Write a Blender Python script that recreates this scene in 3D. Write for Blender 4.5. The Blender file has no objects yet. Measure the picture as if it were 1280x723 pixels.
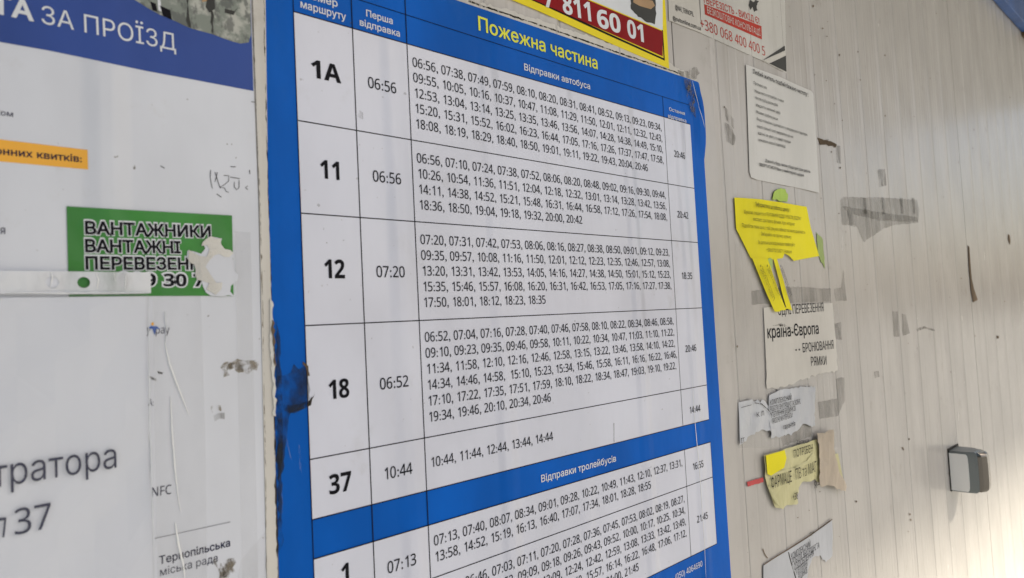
import bpy, bmesh, math, random
from mathutils import Vector, Matrix
random.seed(7)
SC = bpy.context.scene
COL = SC.collection
S = 0.6                      # metres per table width
VG = 3.1                     # table widths from the head of the white table down to the ground

# ------------------------------------------------------------------ camera
RX, RY, RZ = -0.0464, -0.7470, -0.0507
T = Vector((-0.3086, -0.3892, 0.9561))
F = 850.0
R = Matrix.Rotation(RZ, 3, 'Z') @ Matrix.Rotation(RX, 3, 'X') @ Matrix.Rotation(RY, 3, 'Y')
CW = -(R.transposed() @ T)                       # camera in wall coordinates (right, down, inwards)
def to_world(a): return Vector((a[0], a[2], -a[1]))
def wp(u, v, y=0.0): return Vector((u * S, y, (VG - v) * S))
cam_loc = wp(CW.x, CW.y, CW.z * S)
right, down, fwd = (to_world(R[i]) for i in range(3))
cam = bpy.data.cameras.new('camera'); co = bpy.data.objects.new('camera', cam); COL.objects.link(co)
M4 = Matrix((right, -down, -fwd)).transposed().to_4x4(); M4.translation = cam_loc
co.matrix_world = M4
cam.sensor_width = 36; cam.lens = F / 1280 * 36; cam.clip_start = 0.01; cam.clip_end = 500
cam.dof.use_dof = True; cam.dof.focus_distance = 0.90; cam.dof.aperture_fstop = 9.0
SC.camera = co
SC.render.resolution_x = 1024; SC.render.resolution_y = 578

# ------------------------------------------------------------------ light
SUN_DIR = Vector((0.42, -0.60, 0.68)).normalized()          # towards the sun
el = math.asin(SUN_DIR.z); az = math.atan2(SUN_DIR.x, SUN_DIR.y)
w = bpy.data.worlds.new('World'); SC.world = w; w.use_nodes = True
nt = w.node_tree; bg = nt.nodes['Background']; sky = nt.nodes.new('ShaderNodeTexSky')
sky.sky_type = 'NISHITA'; sky.sun_disc = False; sky.sun_elevation = el; sky.sun_rotation = az
sky.air_density = 1.0; sky.dust_density = 3.5; sky.ozone_density = 1.0
nt.links.new(sky.outputs[0], bg.inputs[0]); bg.inputs[1].default_value = 0.055
sl = bpy.data.lights.new('sun', 'SUN'); sl.energy = 5.0; sl.angle = math.radians(5); sl.color = (1.0, 0.92, 0.76)
so = bpy.data.objects.new('sun', sl); COL.objects.link(so)
so.rotation_euler = SUN_DIR.to_track_quat('Z', 'Y').to_euler()
SC.view_settings.view_transform = 'Standard'; SC.view_settings.look = 'None'
SC.view_settings.exposure = 1.22; SC.view_settings.gamma = 1

# ------------------------------------------------------------------ helpers: place a pixel of the photograph on the wall
def uv(px, py, y=0.0):
    d = Vector(((px - 640) / F, (py - 361.5) / F, 1.0))
    d = R.transposed() @ d
    k = (y / S - CW.z) / d.z
    p = CW + d * k
    return p.x, p.y

G0, GS = 1.15, 0.1975          # wall grooves: first and spacing, in table widths
def N(t, kind, **kw):
    n = t.nodes.new('ShaderNode' + kind)
    for k, v in kw.items():
        if k in n.inputs.keys() if isinstance(k, str) else False: n.inputs[k].default_value = v
        else: setattr(n, k, v)
    return n
def math_n(t, op, a, b=None, c=None):
    n = t.nodes.new('ShaderNodeMath'); n.operation = op
    for i, x in enumerate((a, b, c)):
        if x is None: continue
        if isinstance(x, (int, float)): n.inputs[i].default_value = x
        else: t.links.new(x, n.inputs[i])
    return n.outputs[0]
def noise(t, vec, scale, stretch=(1, 1, 1), detail=4, rough=.55, offs=0):
    mp = t.nodes.new('ShaderNodeMapping'); mp.inputs['Scale'].default_value = stretch
    mp.inputs['Location'].default_value = (offs, offs * .7, offs * 1.3)
    t.links.new(vec, mp.inputs[0])
    n = t.nodes.new('ShaderNodeTexNoise'); n.inputs['Scale'].default_value = scale
    n.inputs['Detail'].default_value = detail; n.inputs['Roughness'].default_value = rough
    t.links.new(mp.outputs[0], n.inputs['Vector']); return n.outputs[0]
def ramp(t, fac, a, b):
    n = t.nodes.new('ShaderNodeMapRange'); n.interpolation_type = 'SMOOTHSTEP'
    n.inputs['From Min'].default_value = a; n.inputs['From Max'].default_value = b
    t.links.new(fac, n.inputs['Value']); return n.outputs[0]
def mixc(t, fac, a, b):
    n = t.nodes.new('ShaderNodeMix'); n.data_type = 'RGBA'
    if isinstance(fac, (int, float)): n.inputs[0].default_value = fac
    else: t.links.new(fac, n.inputs[0])
    for i, x in ((6, a), (7, b)):
        if isinstance(x, tuple): n.inputs[i].default_value = (*x, 1)
        else: t.links.new(x, n.inputs[i])
    return n.outputs[2]

MATS = {}
def material(name, col, rough=.5, spec=.5, coat=0, coat_rough=.15, dirt=0, dirt_col=(.30, .27, .23), groove=0, wrinkle=0,
             vary=.04, metal=0, alpha=None, streak=0, speck=0, fibre=0, folds=0):
    m = bpy.data.materials.new(name); m.use_nodes = True; t = m.node_tree; b = t.nodes['Principled BSDF']
    geo = t.nodes.new('ShaderNodeNewGeometry'); pos = geo.outputs['Position']
    c = col
    n1 = noise(t, pos, 9, (1, 1, .5), 5, offs=len(MATS))
    dark = tuple(x * (1 - 2.2 * vary) for x in col); lite = tuple(min(1, x * (1 + vary)) for x in col)
    c = mixc(t, ramp(t, n1, .3, .7), dark, lite)
    if dirt:
        n2 = ramp(t, noise(t, pos, 26, (1, 1, .8), 8, .65, offs=3), .56, .78)
        n3 = ramp(t, noise(t, pos, 4, (1, 1, 1), 2, offs=9), .4, .65)
        c = mixc(t, math_n(t, 'MULTIPLY', math_n(t, 'MULTIPLY', n2, n3), dirt), c, dirt_col)
    if speck:
        n4 = ramp(t, noise(t, pos, 190, (1, 1, 1), 2, .4, offs=5), .755, .80)
        c = mixc(t, math_n(t, 'MULTIPLY', n4, speck), c, (.16, .15, .14))
    if streak:
        n5 = ramp(t, noise(t, pos, 60, (1, 1, .03), 4, .6, offs=2), .5, .75)
        c = mixc(t, math_n(t, 'MULTIPLY', n5, streak), c, dirt_col)
    if isinstance(c, tuple): b.inputs['Base Color'].default_value = (*c, 1)
    else: t.links.new(c, b.inputs['Base Color'])
    b.inputs['Roughness'].default_value = rough; b.inputs['Specular IOR Level'].default_value = spec
    b.inputs['Metallic'].default_value = metal
    b.inputs['Coat Weight'].default_value = coat; b.inputs['Coat Roughness'].default_value = coat_rough
    rn = noise(t, pos, 30, (1, 1, .4), 4, offs=11)
    t.links.new(math_n(t, 'ADD', math_n(t, 'MULTIPLY', rn, .16), max(0, rough - .08)), b.inputs['Roughness'])
    h = None
    def add(a, k):
        nonlocal h
        x = math_n(t, 'MULTIPLY', a, k); h = x if h is None else math_n(t, 'ADD', h, x)
    if groove:
        sp = t.nodes.new('ShaderNodeSeparateXYZ'); t.links.new(pos, sp.inputs[0])
        wob = math_n(t, 'MULTIPLY', noise(t, pos, 3, (1, 1, 1), 2), .012)
        x = math_n(t, 'ADD', math_n(t, 'DIVIDE', math_n(t, 'SUBTRACT', math_n(t, 'ADD', sp.outputs[0], wob), G0 * S + .006), GS * S), 50.5)
        f = math_n(t, 'ABSOLUTE', math_n(t, 'SUBTRACT', math_n(t, 'FRACT', x), .5))
        ridge = math_n(t, 'SUBTRACT', 1.0, ramp(t, f, .02, .14))
        amp = ramp(t, noise(t, pos, 5, (1, 1, .5), 2, offs=4), .25, .7)
        add(math_n(t, 'MULTIPLY', ridge, amp), groove)
    if wrinkle:
        add(noise(t, pos, 14, (1.6, 1, .35), 3, .5, offs=6), wrinkle)
        add(noise(t, pos, 45, (1, 1, .6), 3, .5, offs=8), wrinkle * .16)
    if folds:
        wv = t.nodes.new('ShaderNodeTexVoronoi'); wv.feature = 'DISTANCE_TO_EDGE'; wv.inputs['Scale'].default_value = 22
        t.links.new(pos, wv.inputs['Vector'])
        add(ramp(t, wv.outputs['Distance'], 0, .2), folds)
    if fibre:
        add(noise(t, pos, 500, (1, 1, 1), 2), fibre)
    if h is not None:
        bp = t.nodes.new('ShaderNodeBump'); bp.inputs['Strength'].default_value = 1; bp.inputs['Distance'].default_value = 1
        t.links.new(h, bp.inputs['Height']); t.links.new(bp.outputs[0], b.inputs['Normal'])
        if coat: t.links.new(bp.outputs[0], b.inputs['Coat Normal'])
    if alpha is not None:
        if isinstance(alpha, tuple):                    # (strength, noise scale, lo, hi, stretch)
            st, sc, lo, hi, stretch = alpha
            a = math_n(t, 'MULTIPLY', ramp(t, noise(t, pos, sc, stretch, 7, .65, offs=13 + len(MATS)), lo, hi), st)
            t.links.new(a, b.inputs['Alpha'])
        else: b.inputs['Alpha'].default_value = alpha
    MATS[name] = m; return m

WALLC = (.50, .478, .458)
m_wall = material('painted_ribbed_metal', WALLC, .24, .5, dirt=.5, vary=.045, streak=.22, speck=.5, wrinkle=.0012)
m_strip = material('grimy_white_strip', (.62, .60, .56), .45, dirt=.9, dirt_col=(.40, .37, .32), vary=.05, speck=.8, streak=.2)
m_blue = material('blue_print', (.001, .115, .54), .40, .07, coat=.03, coat_rough=.2, vary=.08, groove=.0020, wrinkle=.0012, dirt=.25, dirt_col=(.05, .16, .42))
m_white = material('laminated_white_print', (.665, .69, .80), .22, .4, coat=.2, coat_rough=.10, dirt=.5, dirt_col=(.46, .46, .48), vary=.035, groove=.0034, wrinkle=.0012, speck=.35)
m_ink = material('black_ink', (.008, .008, .012), .5, .08, vary=.1)
m_yink = material('yellow_ink', (.80, .82, .06), .4, .3, vary=.03)
m_wink = material('white_ink', (.72, .75, .80), .4, .3, vary=.03)
m_poster = material('white_vinyl_print', (.66, .69, .765), .36, .45, coat=.2, coat_rough=.25, dirt=.5, dirt_col=(.45, .43, .41), vary=.035, groove=.0042, wrinkle=.0010, speck=.9)
m_navy = material('navy_blue_print', (.030, .072, .30), .42, .2, vary=.10, groove=.0010, wrinkle=.0008, coat=.05)
m_navyink = material('navy_ink', (.010, .012, .05), .5, .1)
m_orange = material('amber_print', (.86, .43, .04), .42, .4, vary=.05, groove=.0008)
m_green = material('green_sticker_vinyl', (.042, .25, .040), .34, .3, vary=.12, wrinkle=.0012, folds=.0006, coat=.12)
m_paper = material('white_paper', (.68, .71, .785), .6, .3, vary=.02, wrinkle=.0018, fibre=.00003)
m_pocket = material('milky_plastic_band', (.74, .77, .83), .18, .6, vary=.03, wrinkle=.006, coat=.4, alpha=(.92, 40, -.1, .6, (1, 1, .3)))
m_torn = material('torn_paper_core', (.64, .63, .60), .85, .2, vary=.12, dirt=.9, dirt_col=(.28, .23, .17), wrinkle=.014, fibre=.0008)
m_yellow = material('yellow_paper', (.88, .78, .008), .55, .2, vary=.05, wrinkle=.0012)
m_adyellow = material('yellow_sign_print', (.88, .72, .010), .4, .25, vary=.03)
m_red = material('dark_red_print', (.27, .006, .010), .4, .1, vary=.08)
m_redink = material('faded_red_ink', (.50, .055, .04), .6, .12, vary=.1)
m_redtape = material('red_tape', (.52, .035, .045), .35, .4, vary=.1)
m_cream = material('pale_yellow_paper', (.64, .61, .34), .5, .35, vary=.08, wrinkle=.002, folds=.0008)
m_brownp = material('soaked_brown_paper_tape', (.47, .40, .32), .55, .4, vary=.16, dirt=.7, wrinkle=.006)
m_oldpaper = material('weathered_white_paper', (.62, .60, .56), .65, .3, vary=.05, dirt=.5, wrinkle=.0024)
m_bluepaper = material('damp_bluish_paper', (.56, .58, .62), .6, .3, vary=.06, dirt=.3, wrinkle=.0035)
m_notice = material('typed_notice_paper', (.67, .67, .66), .6, .25, vary=.03, dirt=.25, wrinkle=.003)
m_lime = material('lime_green_tape', (.42, .62, .06), .4, .4, vary=.12, wrinkle=.002)
m_limep = material('pale_green_sticker', (.34, .46, .12), .4, .4, vary=.14, wrinkle=.002)
m_grime = material('black_grime', (.05, .042, .032), .9, .1, alpha=(1, 160, .35, .62, (1, 1, .35)))
m_brown = material('rust_brown_scab', (.16, .115, .075), .8, .2, vary=.2, wrinkle=.003)
m_stain = material('dark_smear', (.012, .02, .035), .5, .3, alpha=(.62, 42, .30, .80, (1.2, 1, .7)))
m_smudge = material('grey_glue_residue', (.17, .16, .14), .7, .1, alpha=(.34, 60, .30, .75, (1.8, 1, .4)))
m_tapeold = material('grey_tape_residue', (.24, .23, .205), .5, .3, alpha=(.27, 22, .10, .85, (2.5, 1, .5)))
m_film = material('clear_tape_film', (.60, .60, .60), .16, .5, alpha=(.09, 12, .1, .9, (1, 1, .4)), wrinkle=.003)
m_bsmear = material('brown_smear', (.30, .26, .20), .8, .1, alpha=(.65, 150, .40, .66, (1, 1, .8)), vary=.2)
m_highlight = material('painted_crease_highlight', (.95, .96, .98), .22, .8, alpha=.95)  # near-white colour stands in for highlights on film creases
m_chrome = material('polished_metal_dark_reflection', (.16, .15, .14), .12, .5, metal=1, vary=.03)
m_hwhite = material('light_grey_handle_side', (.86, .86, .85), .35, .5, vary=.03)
m_hgrey = material('handle_metal_grey_reflection', (.16, .18, .19), .30, .5, metal=.6, vary=.05)
m_hdark = material('dark_gap_and_shadow_rim', (.02, .018, .016), .6, .3)
m_trim = material('blue_painted_trim', (.010, .085, .32), .38, .5, vary=.12, streak=.15)
m_ground = material('grey_paving', (.26, .26, .255), .85, .2, vary=.12, dirt=.4)
m_blocker = material('sun_blocker_sheet', (.42, .42, .41), .6, .3, vary=.06)
m_skin = material('brown_box_print', (.42, .27, .15), .45, .3, vary=.15)
m_black = material('black_sticker_print', (.035, .036, .034), .45, .3, vary=.1)
m_palewash = material('faded_white_sticker', (.60, .59, .56), .4, .4, vary=.05, dirt=.3, streak=.2)

def camo_material():
    m = bpy.data.materials.new('uniform_photo_print'); m.use_nodes = True; t = m.node_tree; b = t.nodes['Principled BSDF']
    geo = t.nodes.new('ShaderNodeNewGeometry'); pos = geo.outputs['Position']
    a = ramp(t, noise(t, pos, 55, (1, 1, 1.2), 6, .6, 1), .42, .58)
    b2 = ramp(t, noise(t, pos, 120, (1, 1, .6), 5, .6, 5), .50, .60)
    c = mixc(t, a, (.20, .23, .20), (.44, .45, .41))
    c = mixc(t, math_n(t, 'MULTIPLY', b2, .75), c, (.075, .085, .08))
    c = mixc(t, ramp(t, noise(t, pos, 30, (1, 1, 1), 3, .5, 8), .60, .66), c, (.045, .05, .06))
    t.links.new(c, b.inputs['Base Color']); b.inputs['Roughness'].default_value = .4
    return m
m_camo = camo_material()

def struct(o): o['kind'] = 'structure'; return o
def thing(name, px, label, cat, group=None, y=0.0):
    o = bpy.data.objects.new(name, None); COL.objects.link(o); o.empty_display_size = .02
    u, v = uv(*px); o.location = wp(u, v, y)
    o['label'] = label; o['category'] = cat
    if group: o['group'] = group
    return o
def origin(parent):
    v = Vector((0, 0, 0))
    while parent is not None: v += parent.location; parent = parent.parent
    return v
def link(name, me, mat, parent=None, loc=None):
    """me holds world coordinates; they are moved to be relative to the object"""
    base = origin(parent)
    if loc is None:
        vs = [v.co for v in me.vertices]
        loc = sum(vs, Vector()) / max(1, len(vs))
    me.transform(Matrix.Translation(-loc))
    if mat: me.materials.clear(); me.materials.append(mat)
    o = bpy.data.objects.new(name, me); COL.objects.link(o)
    o.parent = parent; o.location = loc - base
    return o
def tag(o, label, cat, group=None):
    o['label'] = label; o['category'] = cat
    if group: o['group'] = group
    return o

def jagged(pts, step, jag, only=None):
    out = []
    n = len(pts)
    for i in range(n):
        a, b = Vector(pts[i]), Vector(pts[(i + 1) % n]); d = b - a; L = d.length
        out.append(a)
        if only is not None and i not in only: continue
        k = int(L / step); nrm = Vector((-d.y, d.x)).normalized() if L else Vector((0, 0))
        for j in range(1, k):
            out.append(a + d * (j / k + random.uniform(-.25, .25) / k) + nrm * random.gauss(0, jag))
    return out
def sheet(name, pts, y, mat, parent=None, thick=.0002, jag=0, edges=None, step=.004, grid=0, disp=None, px=True, holes=None):
    """flat piece on the wall with the given outline; grid + disp lift it off the wall"""
    P = [uv(*p) for p in pts] if px else list(pts)
    P = [Vector((a * S, (VG - b) * S)) for a, b in P]
    if jag: P = jagged(P, step, jag, edges)
    bm = bmesh.new()
    vs = [bm.verts.new((p.x, y, p.y)) for p in P]
    f = bm.faces.new(vs)
    if f.normal.y > 0 or (f.normal_update() or f.normal.y > 0): f.normal_flip()
    bmesh.ops.triangulate(bm, faces=bm.faces[:])
    if grid:
        x0, x1 = min(p.x for p in P), max(p.x for p in P); z0, z1 = min(p.y for p in P), max(p.y for p in P)
        for ax, a, b in ((0, x0, x1), (2, z0, z1)):
            k = int((b - a) / grid)
            for i in range(1, k + 1):
                c = [0, 0, 0]; c[ax] = a + i * grid; n = [0, 0, 0]; n[ax] = 1
                bmesh.ops.bisect_plane(bm, geom=bm.verts[:] + bm.edges[:] + bm.faces[:], plane_co=c, plane_no=n, dist=1e-7)
        bmesh.ops.triangulate(bm, faces=bm.faces[:])
    if disp:
        for v in bm.verts: v.co = v.co + disp(v.co.x / S, VG - v.co.z / S)
    if thick:
        r = bmesh.ops.extrude_face_region(bm, geom=bm.faces[:])
        nv = [e for e in r['geom'] if isinstance(e, bmesh.types.BMVert)]
        for v in nv: v.co.y -= thick          # the new layer is the front
        bmesh.ops.recalc_face_normals(bm, faces=bm.faces[:])
    me = bpy.data.meshes.new(name); bm.to_mesh(me); bm.free()
    if grid:
        for p in me.polygons: p.use_smooth = False
    return link(name, me, mat, parent)
def rect(name, u0, v0, u1, v1, y, mat, parent=None, thick=.0001, grid=0, disp=None):
    return sheet(name, [(u0, v0), (u1, v0), (u1, v1), (u0, v1)], y, mat, parent, thick, px=False, grid=grid, disp=disp)

# ---- lettering
GLY = {}
DG = bpy.context.evaluated_depsgraph_get()
def subst(s, bold):
    """plain grotesque digits and Latin letters instead of the default humanist ones"""
    out = ''
    for ch in s:
        o = ord(ch)
        if 48 <= o <= 57: out += chr((0x1D7EC if bold else 0x1D7E2) + o - 48)
        elif 65 <= o <= 90: out += chr((0x1D5D4 if bold else 0x1D5A0) + o - 65)
        elif 97 <= o <= 122: out += chr((0x1D5EE if bold else 0x1D5BA) + o - 97)
        else: out += ch
    return out
def area2(P): return sum(P[i - 1][0] * P[i][1] - P[i][0] * P[i - 1][1] for i in range(len(P)))
def inside(p, P):
    c = False
    for i in range(len(P)):
        a, b = P[i - 1], P[i]
        if (a[1] > p[1]) != (b[1] > p[1]) and p[0] < (b[0] - a[0]) * (p[1] - a[1]) / (b[1] - a[1]) + a[0]: c = not c
    return c
def grow(P, t):
    """push a contour outwards (to its right-hand side for counter-clockwise outlines)"""
    n = len(P); out = []
    for i in range(n):
        a, b, c = Vector(P[i - 1]), Vector(P[i]), Vector(P[(i + 1) % n])
        d1 = (b - a).normalized(); d2 = (c - b).normalized()
        m = Vector((d1.y + d2.y, -d1.x - d2.x)); l = m.length
        if l < 1e-6: out.append(tuple(b)); continue
        m /= l; k = t / max(.5, m.dot(Vector((d1.y, -d1.x)))); out.append(tuple(b + m * k))
    return out
def glyphs(s, bold=0, res=3):
    heavy = bold >= .018
    k = (s, bold, res)
    if k in GLY: return GLY[k]
    c = bpy.data.curves.new('t', 'FONT'); c.body = subst(s, heavy)
    o = bpy.data.objects.new('t', c)
    cu = o.to_curve(DG)
    loops = []
    for sp in cu.splines:
        bp = sp.bezier_points; n = len(bp); P = []
        for i in range(n):
            a, b = bp[i], bp[(i + 1) % n]; p0, p1, p2, p3 = a.co.xy, a.handle_right.xy, b.handle_left.xy, b.co.xy
            st = ((p1 - p0).cross(p3 - p0) if (p3 - p0).length else 0, (p2 - p0).cross(p3 - p0) if (p3 - p0).length else 0)
            m = 1 if max(abs(x) for x in st) < 1e-5 else res
            for j in range(m):
                u = j / m; q = p0 * (1 - u) ** 3 + p1 * 3 * u * (1 - u) ** 2 + p2 * 3 * u * u * (1 - u) + p3 * u ** 3
                if not P or (Vector(P[-1]) - q).length > 1e-4: P.append((q.x, q.y))
        if len(P) > 2 and (Vector(P[0]) - Vector(P[-1])).length < 1e-4: P.pop()
        if len(P) > 2: loops.append(P)
    o.to_curve_clear(); bpy.data.objects.remove(o); bpy.data.curves.remove(c)
    if not loops: GLY[k] = ([], [], 0); return GLY[k]
    # non-zero winding fill, cluster by cluster of overlapping outlines
    from mathutils.geometry import delaunay_2d_cdt
    push = bold * (.25 if heavy and bold < .07 and not any(ord(q) > 1000 for q in s) else 1)
    if bold >= .07: push = bold
    boxes = []
    for P in loops:
        xs = [p[0] for p in P]; ys = [p[1] for p in P]; boxes.append([min(xs), max(xs), min(ys), max(ys), [P]])
    boxes.sort(key=lambda q: q[0]); groups = []
    for q in boxes:
        for g in groups:
            if q[0] < g[1] and q[1] > g[0] and q[2] < g[3] and q[3] > g[2]:
                g[0] = min(g[0], q[0]); g[1] = max(g[1], q[1]); g[2] = min(g[2], q[2]); g[3] = max(g[3], q[3]); g[4] += q[4]; break
        else: groups.append(q)
    V, Fc = [], []
    for g in groups:
        sg = 1 if area2(max(g[4], key=lambda P: abs(area2(P)))) > 0 else -1
        Ls = [grow(P, push * sg) if push else P for P in g[4]]
        vs, es = [], []
        for P in Ls:
            k0 = len(vs); n = len(P); vs += [Vector(p) for p in P]; es += [(k0 + i, k0 + (i + 1) % n) for i in range(n)]
        ov, _, of = delaunay_2d_cdt(vs, es, [], 0, 1e-6)[:3]
        k0 = len(V); V += [(p.x, p.y) for p in ov]
        for f in of:
            c = sum((ov[i] for i in f), Vector((0, 0))) / len(f); wn = 0
            for P in Ls:
                for i in range(len(P)):
                    a_, b_ = P[i - 1], P[i]
                    if (a_[1] > c.y) != (b_[1] > c.y) and c.x < (b_[0] - a_[0]) * (c.y - a_[1]) / (b_[1] - a_[1]) + a_[0]:
                        wn += 1 if b_[1] > a_[1] else -1
            if wn: Fc.append(tuple(x + k0 for x in f))
    GLY[k] = (V, Fc, push)
    return GLY[k]
def flat(name, V, Fc, y, mat, parent):
    me = bpy.data.meshes.new(name); me.from_pydata([(a, y, b) for a, b in V], [], Fc); me.update()
    bm = bmesh.new(); bm.from_mesh(me)
    for f in bm.faces:
        if f.normal.y > 0: f.normal_flip()
    bm.to_mesh(me); bm.free()
    return link(name, me, mat, parent)
CAP = max(v[1] for v in glyphs('Н')[0])
def text(s, L, Rr, h, y, mat, parent, bold=0, name='printed_line', level=False, px=True, xs=None, anchor='L'):
    """ink of s runs from L to Rr (photo pixels on the wall), h = capital height in table widths"""
    if px: L = uv(*L) if L else None; Rr = uv(*Rr) if Rr else None
    V, Fc, push = glyphs(s, bold)
    if not V: return
    x0 = min(v[0] for v in V) + push; x1 = max(v[0] for v in V) - push; sy = h * S / CAP
    if L and Rr:
        a = Vector((L[0] * S, (VG - L[1]) * S)); b = Vector((Rr[0] * S, (VG - Rr[1]) * S))
        if level: b.y = a.y = (a.y + b.y) / 2
        d = (b - a); sx = d.length / (x1 - x0); d.normalize()
    else:
        sx = sy * (xs or 1); d = Vector((1, 0))
        if L: a = Vector((L[0] * S, (VG - L[1]) * S))
        else: a = Vector((Rr[0] * S - (x1 - x0) * sx, (VG - Rr[1]) * S))
    n = Vector((-d.y, d.x))
    Q = [a + d * ((v[0] - x0) * sx) + n * (v[1] * sy) for v in V]
    return flat(name, [(q.x, q.y) for q in Q], Fc, y, mat, parent)
ADV = {':': .278, ',': .278, ' ': .278}
def arial_line(s, u, v, em, stretch=1.157, wide=1.0, bold=.004):
    """digits on even advances; returns verts (world x, z), faces"""
    VV, FF = [], []; x = 0
    for ch in s:
        a = ADV.get(ch, .556)
        if ch != ' ':
            V, Fc, _ = glyphs(ch, bold); m0 = min(p[0] for p in V); m1 = max(p[0] for p in V); c = (m0 + m1) / 2
            k = len(VV)
            sc = .716 / CAP
            VV += [((u + em * (x + a / 2 + (p[0] - c) * sc * wide)) * S, (VG - v + em * stretch * p[1] * sc) * S) for p in V]
            FF += [tuple(i + k for i in f) for f in Fc]
        x += a
    return VV, FF

# ------------------------------------------------------------------ ground, added sun blocker, wall
def box_mesh(x0, x1, y0, y1, z0, z1, bev=0):
    bm = bmesh.new(); bmesh.ops.create_cube(bm, size=1)
    for v in bm.verts:
        v.co = Vector(((x0 + x1) / 2 + v.co.x * (x1 - x0), (y0 + y1) / 2 + v.co.y * (y1 - y0), (z0 + z1) / 2 + v.co.z * (z1 - z0)))
    if bev: bmesh.ops.bevel(bm, geom=bm.edges[:], offset=bev, segments=3, affect='EDGES', profile=.5)
    me = bpy.data.meshes.new('box'); bm.to_mesh(me); bm.free(); return me
me = bpy.data.meshes.new('pavement'); me.from_pydata([(-80, -80, 0), (80, -80, 0), (80, 80, 0), (-80, 80, 0)], [], [(0, 1, 2, 3)])
struct(link('pavement', me, m_ground))
ZC = (VG + 2.25) * S
struct(link('sun_blocker', box_mesh(-.9, 7.0, -1.99, .3, ZC, ZC + .06, .01), m_blocker))  # unseen slab added to shade the wall and set the shadow edge

WT, WB = -2.2, VG
root = bpy.data.objects.new('metal_wall', None); COL.objects.link(root); root.location = wp(1.0, WB, .03); struct(root)
def wall_panel(u0, u1, kgroove):
    """one ribbed sheet between two seams: profile points (u, depth in metres)"""
    g = .0018 / S
    prof = [(u0 + .0022, .004), (u0 + .0022, .0)]
    for k in kgroove:
        c = G0 + GS * k
        if not (u0 + .02 < c < u1 - .02): continue
        prof += [(c - .030, 0), (c - .019, -.0008), (c - .010, -.0012), (c - .0040, -.0003), (c - .0015, .0010), (c + .0008, .0010), (c + .003, .0), (c + .010, -.00015), (c + .03, 0)]
        if k < 40:
            for q, dd_ in ((.30, .0004), (.52, -.0003), (.73, .0004)):
                c2 = c + GS * q
                if c2 < u1 - .04: prof += [(c2 - .007, 0), (c2, dd_), (c2 + .007, 0)]
    prof += [(u1 - .0022, 0), (u1 - .0022, .004)]
    V, Fc = [], []
    for u, d in prof:
        a = wp(u, WT); b = wp(u, WB)
        V += [(a.x, d + .0004, a.z), (b.x, d + .0004, b.z)]
    n = len(prof)
    for i in range(n - 1): Fc.append((2 * i, 2 * i + 1, 2 * i + 3, 2 * i + 2))
    # back face gives the sheet its thickness
    a0, b0, a1, b1 = (wp(u0 + .0022, WT), wp(u0 + .0022, WB), wp(u1 - .0022, WT), wp(u1 - .0022, WB))
    k = len(V); V += [(a0.x, .03, a0.z), (b0.x, .03, b0.z), (a1.x, .03, a1.z), (b1.x, .03, b1.z)]
    Fc += [(k, k + 2, k + 3, k + 1), (0, k, k + 1, 1), (2 * n - 2, 2 * n - 1, k + 3, k + 2)]
    me = bpy.data.meshes.new('panel'); me.from_pydata(V, [], Fc); me.update()
    return link('panel', me, m_wall, root)
seams = [G0 + GS * k for k in (-23, -12, -1, 11, 23)] + [9.5]
for i in range(len(seams) - 1): wall_panel(seams[i], seams[i + 1], range(-30, 45))
link('wall_core', box_mesh(seams[0] * S, 9.5 * S, .0305, .10, 0.0, (VG - WT) * S), m_hdark, root)

# ------------------------------------------------------------------ blue bus timetable
TT = thing('bus_timetable', (620, 380), 'large blue bordered bus departure table with white cells and a yellow heading', 'timetable')
B0, B1 = -.046, 1.054
def curl(u, v):
    # the laminate has come loose along the upper right edge and bulges away from the wall
    a = max(0, 1 - ((v + .01) / .095) ** 2) * max(0, min(1, (u - 1.005) / .05))
    b = max(0, 1 - abs(u - 1.035) / .02) * max(0, 1 - ((v + .02) / .1) ** 2)
    return Vector((0, -.0055 * a * a * (3 - 2 * a) - .0015 * b, 0))
sheet('backing_sheet', [(B0, -.0965), (.3, -.102), (.7, -.1082), (B1 - .03, -.1135), (B1 - .004, -.1135), (B1, -.108), (B1, 1.16), (B0 - .003, 1.16)], -.0008, m_blue, TT, .0006, px=False,
      grid=.011, disp=curl)
Y1, Y2, Y3 = -.0016, -.00185, -.0021
rows = [0, .1549, .2851, .4408, .6229, .7039]
rows2 = [.7564, .8377, .9918]
cols = [0, .0925, .1896, .8915, 1.0]
rect('table_ground', 0, 0, 1, rows[-1], Y1, m_white, TT, .0001)
rect('table_ground', 0, rows2[0], 1, rows2[-1], Y1, m_white, TT, .0001)
LW = .0008
def hline(v, u0=0, u1=1, wd=LW): rect('ruled_line', u0, v - wd, u1, v + wd, Y2, m_ink, TT, .00005)
def vline(u, v0, v1, wd=LW): rect('ruled_line', u - wd, v0, u + wd, v1, Y2 - .00004, m_ink, TT, .00005)
for v in rows + rows2: hline(v)
hline(-.0475, cols[1], 1, .0005)
for u in cols[1:3]: vline(u, -.0965, rows2[-1])
vline(cols[3], -.0475, rows[-1], .0006); vline(cols[3], rows2[0], rows2[-1], .0006)
vline(0, -.096, rows2[-1], .0006); vline(1, rows2[0], rows2[-1], .0004)
EM = .01873; U0 = .1985; LS = .02498
def block(lines, v0, start=0, name='departure_times'):
    VV, FF = [], []
    for i, l in enumerate(lines):
        V, Fc = arial_line(l, U0 - EM * .03, v0 + LS * i, EM); k = len(VV)
        VV += V; FF += [tuple(x + k for x in f) for f in Fc]
    return flat(name, VV, FF, Y3, m_ink, TT)
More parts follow.
